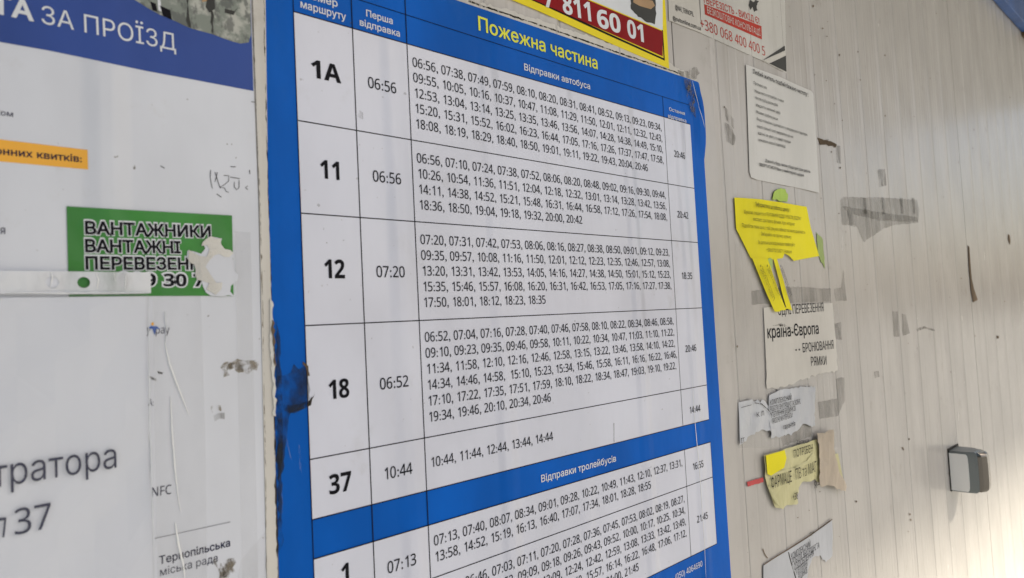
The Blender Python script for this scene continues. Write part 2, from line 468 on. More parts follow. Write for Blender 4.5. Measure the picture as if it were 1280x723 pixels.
block(['06:56, 07:38, 07:49, 07:59, 08:10, 08:20, 08:31, 08:41, 08:52, 09:13, 09:23, 09:34,',
       '09:55, 10:05, 10:16, 10:37, 10:47, 11:08, 11:29, 11:50, 12:01, 12:11, 12:32, 12:43,',
       '12:53, 13:04, 13:14, 13:25, 13:35, 13:46, 13:56, 14:07, 14:28, 14:38, 14:49, 15:10,',
       '15:20, 15:31, 15:52, 16:02, 16:23, 16:44, 17:05, 17:16, 17:26, 17:37, 17:47, 17:58,',
       '18:08, 18:19, 18:29, 18:40, 18:50, 19:01, 19:11, 19:22, 19:43, 20:04, 20:46'], .0347)
block(['06:56, 07:10, 07:24, 07:38, 07:52, 08:06, 08:20, 08:48, 09:02, 09:16, 09:30, 09:44,',
       '10:26, 10:54, 11:36, 11:51, 12:04, 12:18, 12:32, 13:01, 13:14, 13:28, 13:42, 13:56,',
       '14:11, 14:38, 14:52, 15:21, 15:48, 16:31, 16:44, 16:58, 17:12, 17:26, 17:54, 18:08,',
       '18:36, 18:50, 19:04, 19:18, 19:32, 20:00, 20:42'], .1900)
block(['07:20, 07:31, 07:42, 07:53, 08:06, 08:16, 08:27, 08:38, 08:50, 09:01, 09:12, 09:23,',
       '09:35, 09:57, 10:08, 11:16, 11:50, 12:01, 12:12, 12:23, 12:35, 12:46, 12:57, 13:08,',
       '13:20, 13:31, 13:42, 13:53, 14:05, 14:16, 14:27, 14:38, 14:50, 15:01, 15:12, 15:23,',
       '15:35, 15:46, 15:57, 16:08, 16:20, 16:31, 16:42, 16:53, 17:05, 17:16, 17:27, 17:38,',
       '17:50, 18:01, 18:12, 18:23, 18:35'], .3203)
block(['06:52, 07:04, 07:16, 07:28, 07:40, 07:46, 07:58, 08:10, 08:22, 08:34, 08:46, 08:58,',
       '09:10, 09:23, 09:35, 09:46, 09:58, 10:11, 10:22, 10:34, 10:47, 11:03, 11:10, 11:22,',
       '11:34, 11:58, 12:10, 12:16, 12:46, 12:58, 13:15, 13:22, 13:46, 13:58, 14:10, 14:22,',
       '14:34, 14:46, 14:58,  15:10, 15:23, 15:34, 15:46, 15:58, 16:11, 16:16, 16:22, 16:46,',
       '17:10, 17:22, 17:35, 17:51, 17:59, 18:10, 18:22, 18:34, 18:47, 19:03, 19:10, 19:22,',
       '19:34, 19:46, 20:10, 20:34, 20:46'], .4748)
block(['10:44, 11:44, 12:44, 13:44, 14:44'], .6700)
block(['07:13, 07:40, 08:07, 08:34, 09:01, 09:28, 10:22, 10:49, 11:43, 12:10, 12:37, 13:31,',
       '13:58, 14:52, 15:19, 16:13, 16:40, 17:07, 17:34, 18:01, 18:28, 18:55'], .7900)
block(['06:29, 06:46, 07:03, 07:11, 07:20, 07:28, 07:36, 07:45, 07:53, 08:02, 08:19, 08:27,',
       '08:36, 08:44, 08:53, 09:09, 09:18, 09:26, 09:43, 09:52, 10:00, 10:17, 10:25, 10:34,',
       '10:51, 11:08, 11:25, 11:42, 12:09, 12:24, 12:42, 12:59, 13:08, 13:33, 13:42, 13:49,',
       '14:06, 14:23, 14:40, 14:57, 15:23, 15:40, 15:57, 16:14, 16:22, 16:48, 17:06, 17:12,',
       '17:29, 17:46, 18:20, 18:54, 19:28, 20:02, 20:30, 21:00, 21:45'], .8690)
def cell(s, c, em, bold=.006, name='first_departure', wide=1.0, stretch=1.157):
    """c = pixel centre of the ink in the photograph"""
    u, v = uv(*c); wdt = sum(ADV.get(k, .556) for k in s) * em
    V, Fc = arial_line(s, u - wdt / 2, v + .358 * em * stretch, em, stretch, wide, bold)
    return flat(name, V, Fc, Y3, m_ink, TT)
for s, c in (('06:56', (476.5, 107.5)), ('06:56', (482.5, 222.5)), ('07:20', (487, 340)), ('06:52', (491.5, 478)), ('10:44', (496, 588.5)), ('07:13', (501, 703.5))):
    cell(s, c, .0207)
for s, c in (('20:46', (848, 194)), ('20:42', (852, 269)), ('18:35', (857, 345)), ('20:46', (862, 435.5)), ('14:44', (867, 511.5)), ('16:55', (871, 581.5)), ('21:45', (876.5, 646.5))):
    cell(s, c, .0185, name='last_departure')
for s, c in (('11', (411, 213)), ('12', (416, 336.5)), ('18', (421.5, 486)), ('37', (424, 603)), ('1', (430, 716))):
    cell(s, c, .0325, .022, 'route_number', .98)
text('1A', (388.5, 98), (425, 104.5), .0262, Y3, m_ink, TT, .03, 'route_number', level=True)
text('Номер', (378.3, -2), (420.5, 9.6), .0112, Y3, m_wink, TT, .014, 'column_heading', level=True)
text('маршруту', (374.6, 11.5), (431, 26), .0112, Y3, m_wink, TT, .014, 'column_heading', level=True)
text('Перша', (456.6, 22.5), (489.3, 30.5), .0105, Y3, m_wink, TT, .014, 'column_heading', level=True)
text('відправка', (448.5, 33.5), (498.3, 46.5), .0105, Y3, m_wink, TT, .014, 'column_heading', level=True)
text('Остання', (835, 139.5), (854.5, 144.3), .0085, Y3, m_wink, TT, .01, 'column_heading', level=True)
text('відправка', (833.8, 148), (856.3, 153.5), .0085, Y3, m_wink, TT, .01, 'column_heading', level=True)
text('Пожежна частина', (597, 38.8), (745.3, 87.0), .0250, Y3, m_yink, TT, .016, 'heading', level=True)
text('Відправки автобуса', (654, 89.3), (736, 111.7), .0125, Y3, m_wink, TT, .012, 'heading', level=True)
text('Відправки тролейбусів', (675, 600.5), (768.5, 578.5), .0125, Y3, m_wink, TT, .012, 'heading', level=True)
text('(050) 4064690', (842.5, 722), (876.5, 710), .0125, Y3, m_wink, TT, .004, 'printed_line', level=True)
# dirt and painted glints on the laminate
sheet('dirt_stain', [(344, 440), (352, 470), (362, 466), (366, 455), (372, 462), (382, 455), (385, 480), (386, 508), (362, 516), (358, 540), (352, 590), (345, 600)], Y2, m_stain, TT, .00003, jag=.0006)
sheet('dirt_stain', [(352, 505), (362, 507), (375, 505), (385, 500), (386, 509), (372, 514), (360, 516), (352, 512)], Y3 - .0001, m_stain, TT, .00003, jag=.0006)
sheet('dirt_stain', [(345, 400), (349, 430), (351, 480), (352, 540), (350, 600), (352, 680), (347, 690), (345, 560), (343, 460)], Y3 - .0002, m_stain, TT, .00003, jag=.0006)
sheet('dirt_stain', [(377, 452), (384, 458), (386, 470), (383, 470), (381, 461)], Y3, m_brown, TT, .00003, jag=.0006, step=.002)
sheet('dirt_stain', [(386, 500), (392, 489), (391, 496), (387, 507), (382, 508)], Y3, m_grime, TT, .00003, jag=.0006, step=.002)
for q in ((449, 145, 5), (397, 41, 1.6), (437, 30, 1.6), (411, 325, 1), (428, 301, 1.2), (436, 375, 1.5), (403, 287, 1.4), (397, 257, 2), (505, 118, 2.4), (407, 304, 1)):
    x, yy, r = q
    sheet('dirt_speck', [(x + r * random.uniform(.5, 1.1) * math.cos(a), yy + r * random.uniform(.6, 1.5) * math.sin(a)) for a in [i * .9 for i in range(7)]], Y3, m_smudge, TT, .00003)
for a, b in (((356, 548), (362, 574)), ((372, 556), (374, 590)), ((350, 610), (352, 640))):
    sheet('painted_glint', [a, (a[0] + 1.2, a[1]), (b[0] + .8, b[1]), b], Y3, m_film, TT, .00003, jag=.0004)  # pale slivers painted as glints on the blue border
sheet('crease', [(600 + 165, 529), (766.2, 529), (766.5, 553), (765.4, 553)], Y3, m_smudge, TT, .00003)
sheet('dirt_stain', [(853, 100), (862, 101), (866, 125), (868, 150), (862, 142), (856, 120)], -.0034, m_bsmear, TT, .00003, jag=.0006)
# a fold of the loose laminate running down through the last column
def ridge(name, pts, wdt, hgt, mat, parent, y=-.002):
    """a raised narrow fold following the pixels pts"""
    C = [Vector((a * S, (VG - b) * S)) for a, b in (uv(*p) for p in pts)]
    # resample
    Q = []
    for i in range(len(C) - 1):
        k = max(1, int((C[i + 1] - C[i]).length / .006))
        Q += [C[i].lerp(C[i + 1], j / k) for j in range(k)]
    Q.append(C[-1]); n = len(Q); V = []; Fc = []
    for i, q in enumerate(Q):
        d = (Q[min(n - 1, i + 1)] - Q[max(0, i - 1)]).normalized(); nn = Vector((-d.y, d.x))
        s = math.sin(math.pi * min(1, max(0, (i + .2) / (n - .6)))) ** .5 * random.uniform(.8, 1.15)
        for o, h in ((-1, 0), (-.4, .8), (0, 1), (.5, .7), (1, 0)):
            p = q + nn * (wdt * s * o); V.append((p.x, y - hgt * s * h, p.y))
    for i in range(n - 1):
        for j in range(4): Fc.append((i * 5 + j, i * 5 + j + 1, i * 5 + j + 6, i * 5 + j + 5))
    me = bpy.data.meshes.new(name); me.from_pydata(V, [], Fc); me.update()
    for p in me.polygons: p.use_smooth = True
    return link(name, me, mat, parent)
ridge('laminate_fold', [(863.5, 470), (866, 515), (873, 590), (879, 680), (881, 723)], .0007, .0004, m_highlight, TT)
ridge('laminate_fold', [(863, 104), (867, 120), (872, 138), (878, 160)], .0016, .0030, m_blue, TT, -.0042)
ridge('laminate_fold', [(861, 103), (865, 120), (869, 134)], .0003, .0006, m_highlight, TT, -.0062)  # white ridges painted as highlights on the curled corner
ridge('laminate_fold', [(868, 134), (873, 150), (876, 162)], .0003, .0006, m_highlight, TT, -.0068)
ridge('laminate_fold', [(855, 172), (855.5, 180), (856.5, 196)], .0004, .0003, m_highlight, TT)

# ------------------------------------------------------------------ strip beside the timetable
st = sheet('edge_strip', [(313, -60), (330, -60), (334, 240), (341, 460), (346, 740), (333, 740), (327, 470), (323, 240)], -.0002, m_strip, None, .0016)
tag(st, 'narrow grimy white strip running down between the payment poster and the blue timetable', 'trim strip')
def grime_line(pts, wd, parent, y, mat=m_grime, name='grime_line'):
    a = [(p[0] - wd * random.uniform(.3, 1), p[1]) for p in pts]; b = [(p[0] + wd * random.uniform(.3, 1), p[1]) for p in reversed(pts)]
    return sheet(name, a + b, y, mat, parent, .00003, jag=.0003, step=.004)
grime_line([(328.5, 0), (330, 80), (333, 200), (334.5, 260), (337, 330), (339, 400)], .5, st, -.0019)
grime_line([(337.5, 385), (340, 430), (341, 470), (342.5, 540), (343, 600), (345, 660), (346, 723)], 1.6, st, -.0019)
grime_line([(314.5, 0), (319, 140), (323.5, 250), (327.5, 400), (331, 600), (332, 723)], .3, st, -.0019, m_bsmear)
sheet('peeled_edge', [(336, 374), (339, 378), (341, 440), (343, 520), (340, 520), (338, 470), (335, 420)], -.0021, m_torn, st, .001, jag=.0005, step=.003)
sheet('brown_chip', [(338, 400), (341, 404), (341.5, 458), (339.5, 452)], -.0034, m_brown, st, .0004, jag=.0006, step=.003)

# ------------------------------------------------------------------ payment poster, left
PP = thing('payment_poster', (160, 260), 'large white fare payment poster with a navy blue header, at the left edge', 'poster')
YP = -.0006
sheet('poster_sheet', [(-420, -190), (312, -40), (317, 120), (322, 250), (327, 470), (333, 760), (-420, 900)], YP, m_poster, PP, .0004)
YP1, YP2, YP3 = YP - .0006, YP - .0008, YP - .0010
sheet('header_band', [(-420, -186), (311.8, -40), (313, 20), (316, 114.5), (250, 102), (180, 89), (116, 75.5), (60, 64), (0, 53.5), (-420, -8)], YP1, m_navy, PP, .00005)
ph = sheet('printed_photograph', [(120, -60), (311.5, -40), (312.5, 20), (313, 44), (310, 54), (300, 55.5), (290, 53), (262, 43), (236, 36), (215, 26), (200, 20), (185, 12), (165, -1)], YP2, m_camo, PP, .00005)
for q, mm in (([(187, 3), (194, 6), (196, 16), (190, 14)], m_ink), ([(199, 8), (212, 14), (214, 26), (203, 21)], m_ink), ([(196, 0), (200, 2), (201, 16), (197, 14)], m_wink),
              ([(258, 0), (268, -2), (268, 12), (261, 17), (256, 10)], m_black), ([(250, -8), (258, -10), (260, 2), (252, 4)], m_skin), ([(280, 12), (292, 15), (297, 10), (291, 20), (280, 17)], m_black),
              ([(232, 0), (235, 0), (238, 36), (235, 35)], m_black), ([(262, 14), (265, 15), (266, 42), (263, 41)], m_black)):
    sheet('clothing_fold', q, YP3, mm, ph, .00003, jag=.0006, step=.004)
text('ОПЛАТА', None, (41, 27.3), .0205, YP3, m_wink, PP, .03, 'header_word')
PP_words = [text('ЗА', (51.5, 30.2), (92, 38.8), .0205, YP3, m_wink, PP, -.002, 'header_word'), text('ПРОЇЗД', (105, 41.6), (219.3, 64.8), .0215, YP3, m_wink, PP, -.002, 'header_word')]
text('електронним квитком', None, (16, 147), .0062, YP1, m_navyink, PP, .004)
sheet('amber_band', [(-200, 152), (0, 175), (109, 188), (109.5, 212.5), (0, 202.5), (-200, 180)], YP1, m_orange, PP, .00005)
text('електронних квитків:', (-66, 187.5), (101.5, 203.5), .0078, YP2, m_navyink, PP, .02)
text('я', (0, 293), (6, 293.3), .009, YP2, m_navyink, PP)
# small logo: y, little blue figure, pay
text('y', (182.3, 417), (187, 417.3), .0095, YP1, m_navyink, PP, 0, 'logo_letter')
text('pay', (194, 417.4), (211.5, 416.8), .0095, YP1, m_navyink, PP, 0, 'logo_letter')
m_logo = material('logo_blue', (.02, .10, .42), .4)
sheet('logo_figure', [(183.5, 410), (188, 408), (195, 408), (199.5, 411.5), (194, 411.5), (193, 419), (191.5, 417), (190, 411.5)], YP2, m_logo, PP, .00003)
sheet('logo_figure', [(188.5, 404), (191, 402.8), (192, 405.6), (190, 407.4), (188.3, 406)], YP2, m_orange, PP, .00003)
text('А:', (184.5, 507.5), (191, 507.2), .008, YP1, m_navyink, PP)
text('NFC', (189.2, 621), (213.5, 617), .0108, YP1, m_navyink, PP, .006)
sheet('ruled_line', [(193, 672.5), (287, 652), (287, 652.6), (193, 673.2)], YP1, m_navyink, PP, .00003)
text('Тернопільська', (198.7, 705.2), (286.8, 682.5), .0092, YP1, m_navyink, PP, .02)
text('міська рада', (199.5, 720), (271.3, 701.5), .0092, YP1, m_navyink, PP, .002)
for pts, mm in (([(275, 460), (283, 452), (300, 450), (320, 450), (323, 455), (320, 464), (305, 466), (290, 465), (278, 472)], m_bsmear), ([(277, 462), (285, 455), (302, 456), (304, 464), (285, 467)], m_bsmear),
                ([(262, 508), (275, 507), (276, 514), (264, 516)], m_bsmear), ([(266, 520), (280, 516), (280, 524), (268, 527)], m_smudge),
                ([(267, 697), (276, 704), (283, 723), (273, 723)], m_bsmear), ([(278, 704), (292, 697), (294, 715), (284, 723), (276, 720)], m_bsmear),
                ([(186, 470), (195, 474), (196, 477), (188, 474)], m_grime), ([(196, 464), (203, 466), (202, 468), (197, 467)], m_grime)):
    sheet('dirt_stain', pts, YP2, mm, PP, .00003, jag=.001, step=.003)
# pen scribbles, each stroke a thin raised line of ink
def stroke(pts, wd=.35, parent=PP, y=YP2, mat=None, name='pen_stroke'):
    n = len(pts); A, B = [], []
    for i, p in enumerate(pts):
        q0 = Vector(pts[max(0, i - 1)]); q1 = Vector(pts[min(n - 1, i + 1)]); d = (q1 - q0).normalized() * wd
        A.append((p[0] - d.y, p[1] + d.x)); B.append((p[0] + d.y, p[1] - d.x))
    return sheet(name, A + B[::-1], y, mat or m_ink, parent, .00003)
for s in ([(262.5, 213), (262, 222), (264, 234), (265, 236)], [(268, 216), (270, 222), (273, 232), (275, 236)], [(271, 216), (268, 228)], [(279, 220), (285, 220), (285, 227), (279, 232), (275, 234), (280, 236), (282, 240), (285, 241)],
          [(287, 209), (294, 209.3)], [(287, 222), (299, 224)], [(292, 228), (292, 234), (295, 238), (298, 235), (298, 226)], [(309, 233), (306, 235), (309, 238)], [(311, 213), (311.5, 218)], [(270, 243), (276, 247)], [(313, 128), (318, 128.5)], [(200, 208), (205, 211)]):
    stroke(s)
def film_on(name, pts, parent, y, mat=m_film): return sheet(name, pts, y, mat, parent, .00005)
# strips of clear tape over the poster
for pts, lb in (([(190, 372), (250, 370), (256, 560), (258, 735), (196, 735)], 'clear tape strip down the poster beside the plastic pocket, with highlights painted white along its creases'),
                ([(292, 290), (312, 291), (322, 735), (302, 735)], 'narrow clear tape strip along the right margin of the white poster')):
    o = film_on('clear_tape', pts, None, YP2 - .0003); tag(o, lb, 'tape', 'clear tape strips on the payment poster')
    if lb.startswith('clear'):
        for rp, w_ in (([(205, 428), (211, 455), (220, 480), (228, 500), (235, 519)], .0011), ([(212, 495), (214, 540), (218, 590), (222, 625), (225, 640)], .0010), ([(218, 653), (222, 680), (228, 705), (230, 722)], .0013),
                       ([(205, 390), (207, 410), (206, 430)], .0005), ([(183, 530), (188, 570), (186, 600)], .0005)):
            ridge('crease', rp, w_ * .62, .0008, m_highlight, o, YP2 - .0004)  # the creases' highlights are put into the white ridge colour
# folded clear corner at the bottom
o = sheet('clear_tape', [(333, 661), (335, 740), (292, 740), (300, 700)], YP2 - .0003, m_film, None, .0002)
tag(o, 'triangular corner of clear film at the bottom beside the edge strip', 'tape', 'clear tape strips on the payment poster')

# ------------------------------------------------------------------ green sticker
GSR = thing('green_sticker', (188, 315), 'green movers advert sticker with a torn right corner on the white poster', 'sticker')
YG = YP1 - .0003
sheet('vinyl', [(82.5, 258.5), (150, 262.5), (289, 270), (290, 318), (291, 370), (180, 370.5), (85.5, 372)], YG, m_green, GSR, .0002)
m_outl = m_wink
for s, L, Rr in (('ВАНТАЖНИКИ', (106.5, 293), (262, 297.5)), ('ВАНТАЖНІ', (106.5, 315.5), (224.5, 317)), ('ПЕРЕВЕЗЕННЯ', (107, 337), (262, 337.5))):
    text(s, L, Rr, .0150, YG - .0004, m_outl, GSR, .082, 'letter_outline'); text(s, L, Rr, .0142, YG - .0006, m_ink, GSR, .032, 'lettering')
text('099 30 7', (147, 358), (254, 358.5), .0160, YG - .0004, m_outl, GSR, .082, 'letter_outline'); text('099 30 7', (147, 358), (254, 358.5), .0152, YG - .0006, m_ink, GSR, .03, 'lettering')
sheet('torn_patch', [(266, 297), (276, 299), (282, 315), (291, 318), (291.5, 371), (262, 370), (256, 366), (250, 350), (243, 338), (232, 323), (233, 314), (250, 318), (252, 304)], YG - .0008, m_poster, GSR, .0002, jag=.0016, step=.004)
sheet('torn_edge', [(252, 303), (262, 296), (274, 299), (279, 312), (290, 317), (285, 322), (272, 318), (260, 326), (255, 334), (262, 345), (275, 362), (268, 369), (252, 352), (243, 338), (233, 324), (234, 313), (243, 318), (256, 322), (260, 312), (250, 308)], YG - .0012, m_torn, GSR, .0004, jag=.0016, step=.003)

# ------------------------------------------------------------------ punched plastic pocket with a printed notice
YK = YP2 - .0016
NO = thing('printed_notice', (60, 560), 'white printed notice ending in 37 inside the clear punched pocket, bottom left', 'notice')
sheet('paper', [(-340, 376), (181, 371), (182.5, 470), (185.5, 600), (190, 740), (-340, 1000)], YK, m_paper, NO, .0001, grid=.02,
      disp=lambda u, v: Vector((0, -.0012 * math.sin(u * 23 + 1) * math.sin(v * 17) - .0006 * math.sin(u * 61 + v * 40), 0)))
text('адміністратора', None, (143.3, 584), .0300, YK - .0024, m_ink, NO, -.003, 'lettering') if False else None
def tline(s, L, Rr, h, **k): return text(s, L, Rr, h, YK - .0024, m_navyink, NO, k.get('bold', 0), 'lettering')
tline('тратора', (-12, 609), (143.5, 583.5), .0285, bold=-.002)
tline('37', (17, 667), (62.3, 657.5), .0265, bold=.002)
tline('п', (-9, 671), (4, 669.5), .0265)
POC = thing('plastic_pocket', (60, 360), 'clear punched plastic pocket taped over the lower left of the poster', 'plastic pocket')
def punched_band():
    """the reinforced strip with two round holes cut through it"""
    A = [uv(*p) for p in ((-340, 340), (186, 340), (186.5, 366), (-340, 366))]
    u0, u1 = A[0][0], A[1][0]; v0 = uv(60, 340)[1]; v1 = uv(60, 367.5)[1]
    hs = [(uv(103, 354), .0062), (uv(64, 354), .0062), (uv(-120, 354), .0062)]
    cu = bpy.data.curves.new('b', 'CURVE'); cu.dimensions = '2D'; cu.fill_mode = 'BOTH'
    def loop(P):
        sp = cu.splines.new('POLY'); sp.points.add(len(P) - 1); sp.use_cyclic_u = True
        for q, p in zip(sp.points, P): q.co = (p[0], p[1], 0, 1)
    loop([(u0 * S, (VG - v0) * S), (u1 * S, (VG - v0) * S), (u1 * S, (VG - v1) * S), (u0 * S, (VG - v1) * S)])
    for (hu, hv), r in hs: loop([((hu + r * math.cos(a * .3927)) * S, (VG - hv + r * math.sin(a * .3927)) * S) for a in range(16)])
    ob = bpy.data.objects.new('b', cu); me = bpy.data.meshes.new_from_object(ob); bpy.data.objects.remove(ob); bpy.data.curves.remove(cu)
    V = [(v.co.x, YK - .0012, v.co.y) for v in me.vertices]; Fc = [tuple(p.vertices) for p in me.polygons]
    m2 = bpy.data.meshes.new('punched_band'); m2.from_pydata(V, [], Fc); m2.update()
    if m2.polygons[0].normal.y > 0: m2.flip_normals()
    return link('punched_band', m2, m_pocket, POC)
punched_band()
hole = uv(64, 354)
sheet('punched_hole', [(64 + 9.5 * math.cos(a * .4), 354 + 6.5 * math.sin(a * .4)) for a in range(16)], YK - .0006, m_poster, POC, .0001)
m_sleeve = material('clear_pocket_film', (.70, .72, .76), .13, .6, alpha=.045, wrinkle=.004)
sheet('front_film', [(-340, 368), (183, 367), (183.5, 470), (186.5, 600), (191, 740), (-340, 1010)], YK - .0034, m_sleeve, POC, .00005, grid=.02,
      disp=lambda u, v: Vector((0, -.0016 * math.sin(u * 23 + 1) * math.sin(v * 17) - .0008 * math.sin(u * 61 + v * 40), 0)))
for rp, w_ in (([(-5, 366.5), (90, 367), (186, 367)], .0009), ([(182.5, 372), (184, 520), (186.5, 610), (190, 723)], .0005)):
    ridge('welded_seam', rp, w_, .0006, m_pocket, POC, YK - .0030)
for rp, w_ in (([(62, 342), (64, 347), (61, 360)], .0005), ([(118, 342), (121, 350), (119, 362)], .0006), ([(140, 341), (142, 352)], .0004), ([(155, 345), (154, 362)], .0004)):
    ridge('painted_glint', rp, w_, .0006, m_highlight, POC, YK - .0030 if rp[0][1] > 600 else YK - .0014)  # white ridges painted as glare on the pocket band

# ------------------------------------------------------------------ yellow and red advert above the timetable
AD = thing('phone_advert', (760, 20), 'yellow framed advert with big white phone number on dark red, above the timetable', 'advert')
YA = -.0007
def offs(p, q, t): return (p[0] + (q[0] - p[0]) * t, p[1] + (q[1] - p[1]) * t)
TL0, TR0 = uv(420, -60), uv(833, 0)
BRu, BRv = uv(835.6, 86.3); vb = uv(640, 13)[1]
vb = (vb + BRv) / 2
sheet('sign_sheet', [(.05, -.62), (BRu, -.62), (BRu, BRv), (.7, -.1292), (.5, -.1392), (.05, -.150)], YA, m_adyellow, AD, .0006, px=False)
bl = uv(830, 76.5); 
def ip(x, y_): return uv(x, y_)
sheet('black_frame_line', [(.07, -.60), (bl[0], -.60), (bl[0], bl[1]), (.7, bl[1] - .0085), (.5, bl[1] - .0185), (.07, bl[1] - .03)], YA - .0007, m_ink, AD, .00005, px=False)
b2 = uv(828.2, 73.4)
sheet('yellow_field', [(.074, -.596), (b2[0], -.596), (b2[0], b2[1]), (.7, b2[1] - .0085), (.5, b2[1] - .0185), (.074, b2[1] - .03)], YA - .0009, m_adyellow, AD, .00005, px=False)
b3 = uv(827, 71.2)
sheet('red_band', [ip(827, 71.2), ip(827, 40), ip(729, -1), ip(640, -38), ip(640, -9.5), ip(672, 3.5)], YA - .0011, m_red, AD, .00005, px=False)
sheet('white_field', [ip(827, 38.6), ip(826.6, -60), ip(640, -120), ip(640, -40), ip(729, -2.4)], YA - .0011, m_wink, AD, .00005, px=False)
text('811', (702.8, 16.7), (737.5, 27.6), .0395, YA - .0013, m_wink, AD, .04, 'number_group')
text('60', (746, 34), (774.8, 43.0), .0395, YA - .0013, m_wink, AD, .04, 'number_group')
text('01', (783.5, 46.5), (803.3, 53.6), .0395, YA - .0013, m_wink, AD, .04, 'number_group')
text('7', (679, 8.5), (690.5, 12.5), .0395, YA - .0013, m_wink, AD, .04, 'number_group')
sheet('printed_photograph', [(787, 12), (786, -14), (818, -8), (818, 22), (817, 31.5), (808, 29), (802, 25), (796, 22)], YA - .0014, m_black, AD, .00005, jag=.0008)
sheet('printed_box', [(790, -4), (814, 2), (817, 8), (812, 12.5), (798, 8.5), (790, 4)], YA - .0016, m_skin, AD, .00003)
o = sheet('old_poster_edge', [(560, -6), (640, 14), (730, 44), (835, 78), (872, 100.5), (868, 103), (840, 94.5), (730, 58), (640, 28), (560, 2)], -.0003, m_strip, None, .0003, jag=.0008, step=.004)
tag(o, 'grimy white edge strip between the yellow advert and the top of the blue timetable', 'old sheet')
grime_line2 = sheet('grime_line', [(585, 1), (680, 33), (780, 68), (850, 92), (850, 93.2), (780, 69.6), (680, 34.6), (585, 3)], -.0007, m_grime, o, .00003, jag=.0004)
sheet('smudge', [(846, 88), (858, 89), (870, 84), (874, 92), (868, 100), (850, 96)], -.0010, m_smudge, o, .00003, jag=.001)

# ------------------------------------------------------------------ small card, counselling advert, black triangles
CA = thing('contact_card', (852, 15), 'small white card with two lines of contact text right of the yellow advert', 'card')
sheet('card_sheet', [(833, -60), (868, -50), (876.5, 42), (835.5, 26)], -.0008, m_oldpaper, CA, .0002)
text('@NAI_TERNOPIL', (843.3, 12.3), (866.5, 21.6), .012, -.0013, m_ink, CA, .006)
text('@svitonline.com.ua', (840.3, 25.3), (875.3, 38.6), .010, -.0013, m_ink, CA, .012)
CO = thing('counselling_advert', (920, 30), 'faded white sticker with red phone number and red band at the top', 'advert')
sheet('sticker_sheet', [(872, -60), (980, -40), (982.5, 92), (960, 80), (952, 76), (876.5, 42.2)], -.0005, m_palewash, CO, .0002)
text('ТВЕРЕЗІСТЬ - ВИХІД Є!', (878, 3.5), (948.8, 30.7), .0185, -.0010, m_redink, CO, .012)
rb = sheet('red_band', [(879.5, 5.6), (951.2, 33.2), (951.8, 49.8), (880.5, 18.6)], -.0009, m_redink, CO, .00005)
text('БЕЗКОШТОВНІ КОНСУЛЬТАЦІЇ', (883.5, 17), (950, 45.6), .0175, -.0012, m_palewash, CO, .004)
text('+380 068 400 400 5', (875, 35.5), (956, 70.5), .0270, -.0010, m_redink, CO, .002)
sheet('printed_figure', [(937, 0), (941, 3), (944, 0), (948, 2), (945, 8), (947, 14), (942, 15), (940, 9), (937, 13), (935, 7)], -.0010, m_black, CO, .00005, jag=.0008, step=.003)
TRI = sheet('black_triangle', [(952, 76.2), (980, 57.6), (980.6, 63.5)], -.0011, m_black, None, .0002)
tag(TRI, 'thin black sliver of sticker pointing left above the white notice', 'sticker', 'black sticker remnants')
TRI = sheet('cream_sliver', [(953, 76.6), (980.5, 63.8), (981.5, 70), (962, 79.5)], -.0009, m_oldpaper, None, .0002)
tag(TRI, 'cream coloured sliver between the two black sticker pieces', 'sticker')
TRI = sheet('black_triangle', [(961, 79.8), (981.7, 70), (982.2, 90)], -.0011, m_black, None, .0002)
tag(TRI, 'solid black triangle sticker just above the corner of the white notice', 'sticker', 'black sticker remnants')

# ------------------------------------------------------------------ white typed notice
WN = thing('typed_notice', (978, 165), 'white typed notice with rounded bottom corners, glued at the upper right', 'notice')
sheet('paper', [(931.5, 81), (975, 97), (1012, 114), (1015, 118), (1019, 180), (1022.5, 241.5), (1000, 236), (945, 225), (938, 222), (936, 215)], -.0006, m_notice, WN, .0003, grid=.03,
      disp=lambda u, v: Vector((0, -.0015 * max(0, (u - 1.6) / .12) ** 2 - .0006 * abs(math.sin(u * 18)), 0)))
text('Любий житель подбай бажано чистоту !', (939.5, 92.5), (1008.5, 121.5), .0125, -.0028, m_ink, WN, .008)
for s, L, Rr in (('Просимо вас', (940.5, 106), (957, 112.5)), ('Наше місто потребує з нами', (941.7, 116), (978, 129)), ('Чистий під’їзд разом дбай', (942.3, 124.5), (970.5, 134)), ('зберегти зелений двір', (943, 133.5), (973.5, 143.5)),
                 ('Можемо зробити разом', (943.5, 142), (970.5, 151.5)), ('Якщо є бажання і допомогти та впорядкувати територію', (944.3, 151), (1007.5, 170.8)), ('нашої спільної оселі звертайтеся до нас', (945, 160), (990, 173.5)),
                 ('вдячні за увагу та щирі поради', (945.8, 168.5), (986.5, 180)), ('чекаємо вашої відповіді', (946.3, 177), (980, 185.5))):
    text(s, L, Rr, .0085, -.0028, m_ink, WN, 0)
text('Дзвоніть будь ласка у будні дні після роботи', (955, 203), (1011, 217), .0085, -.0028, m_ink, WN, .01)
text('ЗВЕРТАТИСЯ Вам у майстерню щодня', (947.5, 208), (1003, 221.5), .0085, -.0028, m_ink, WN, .01)

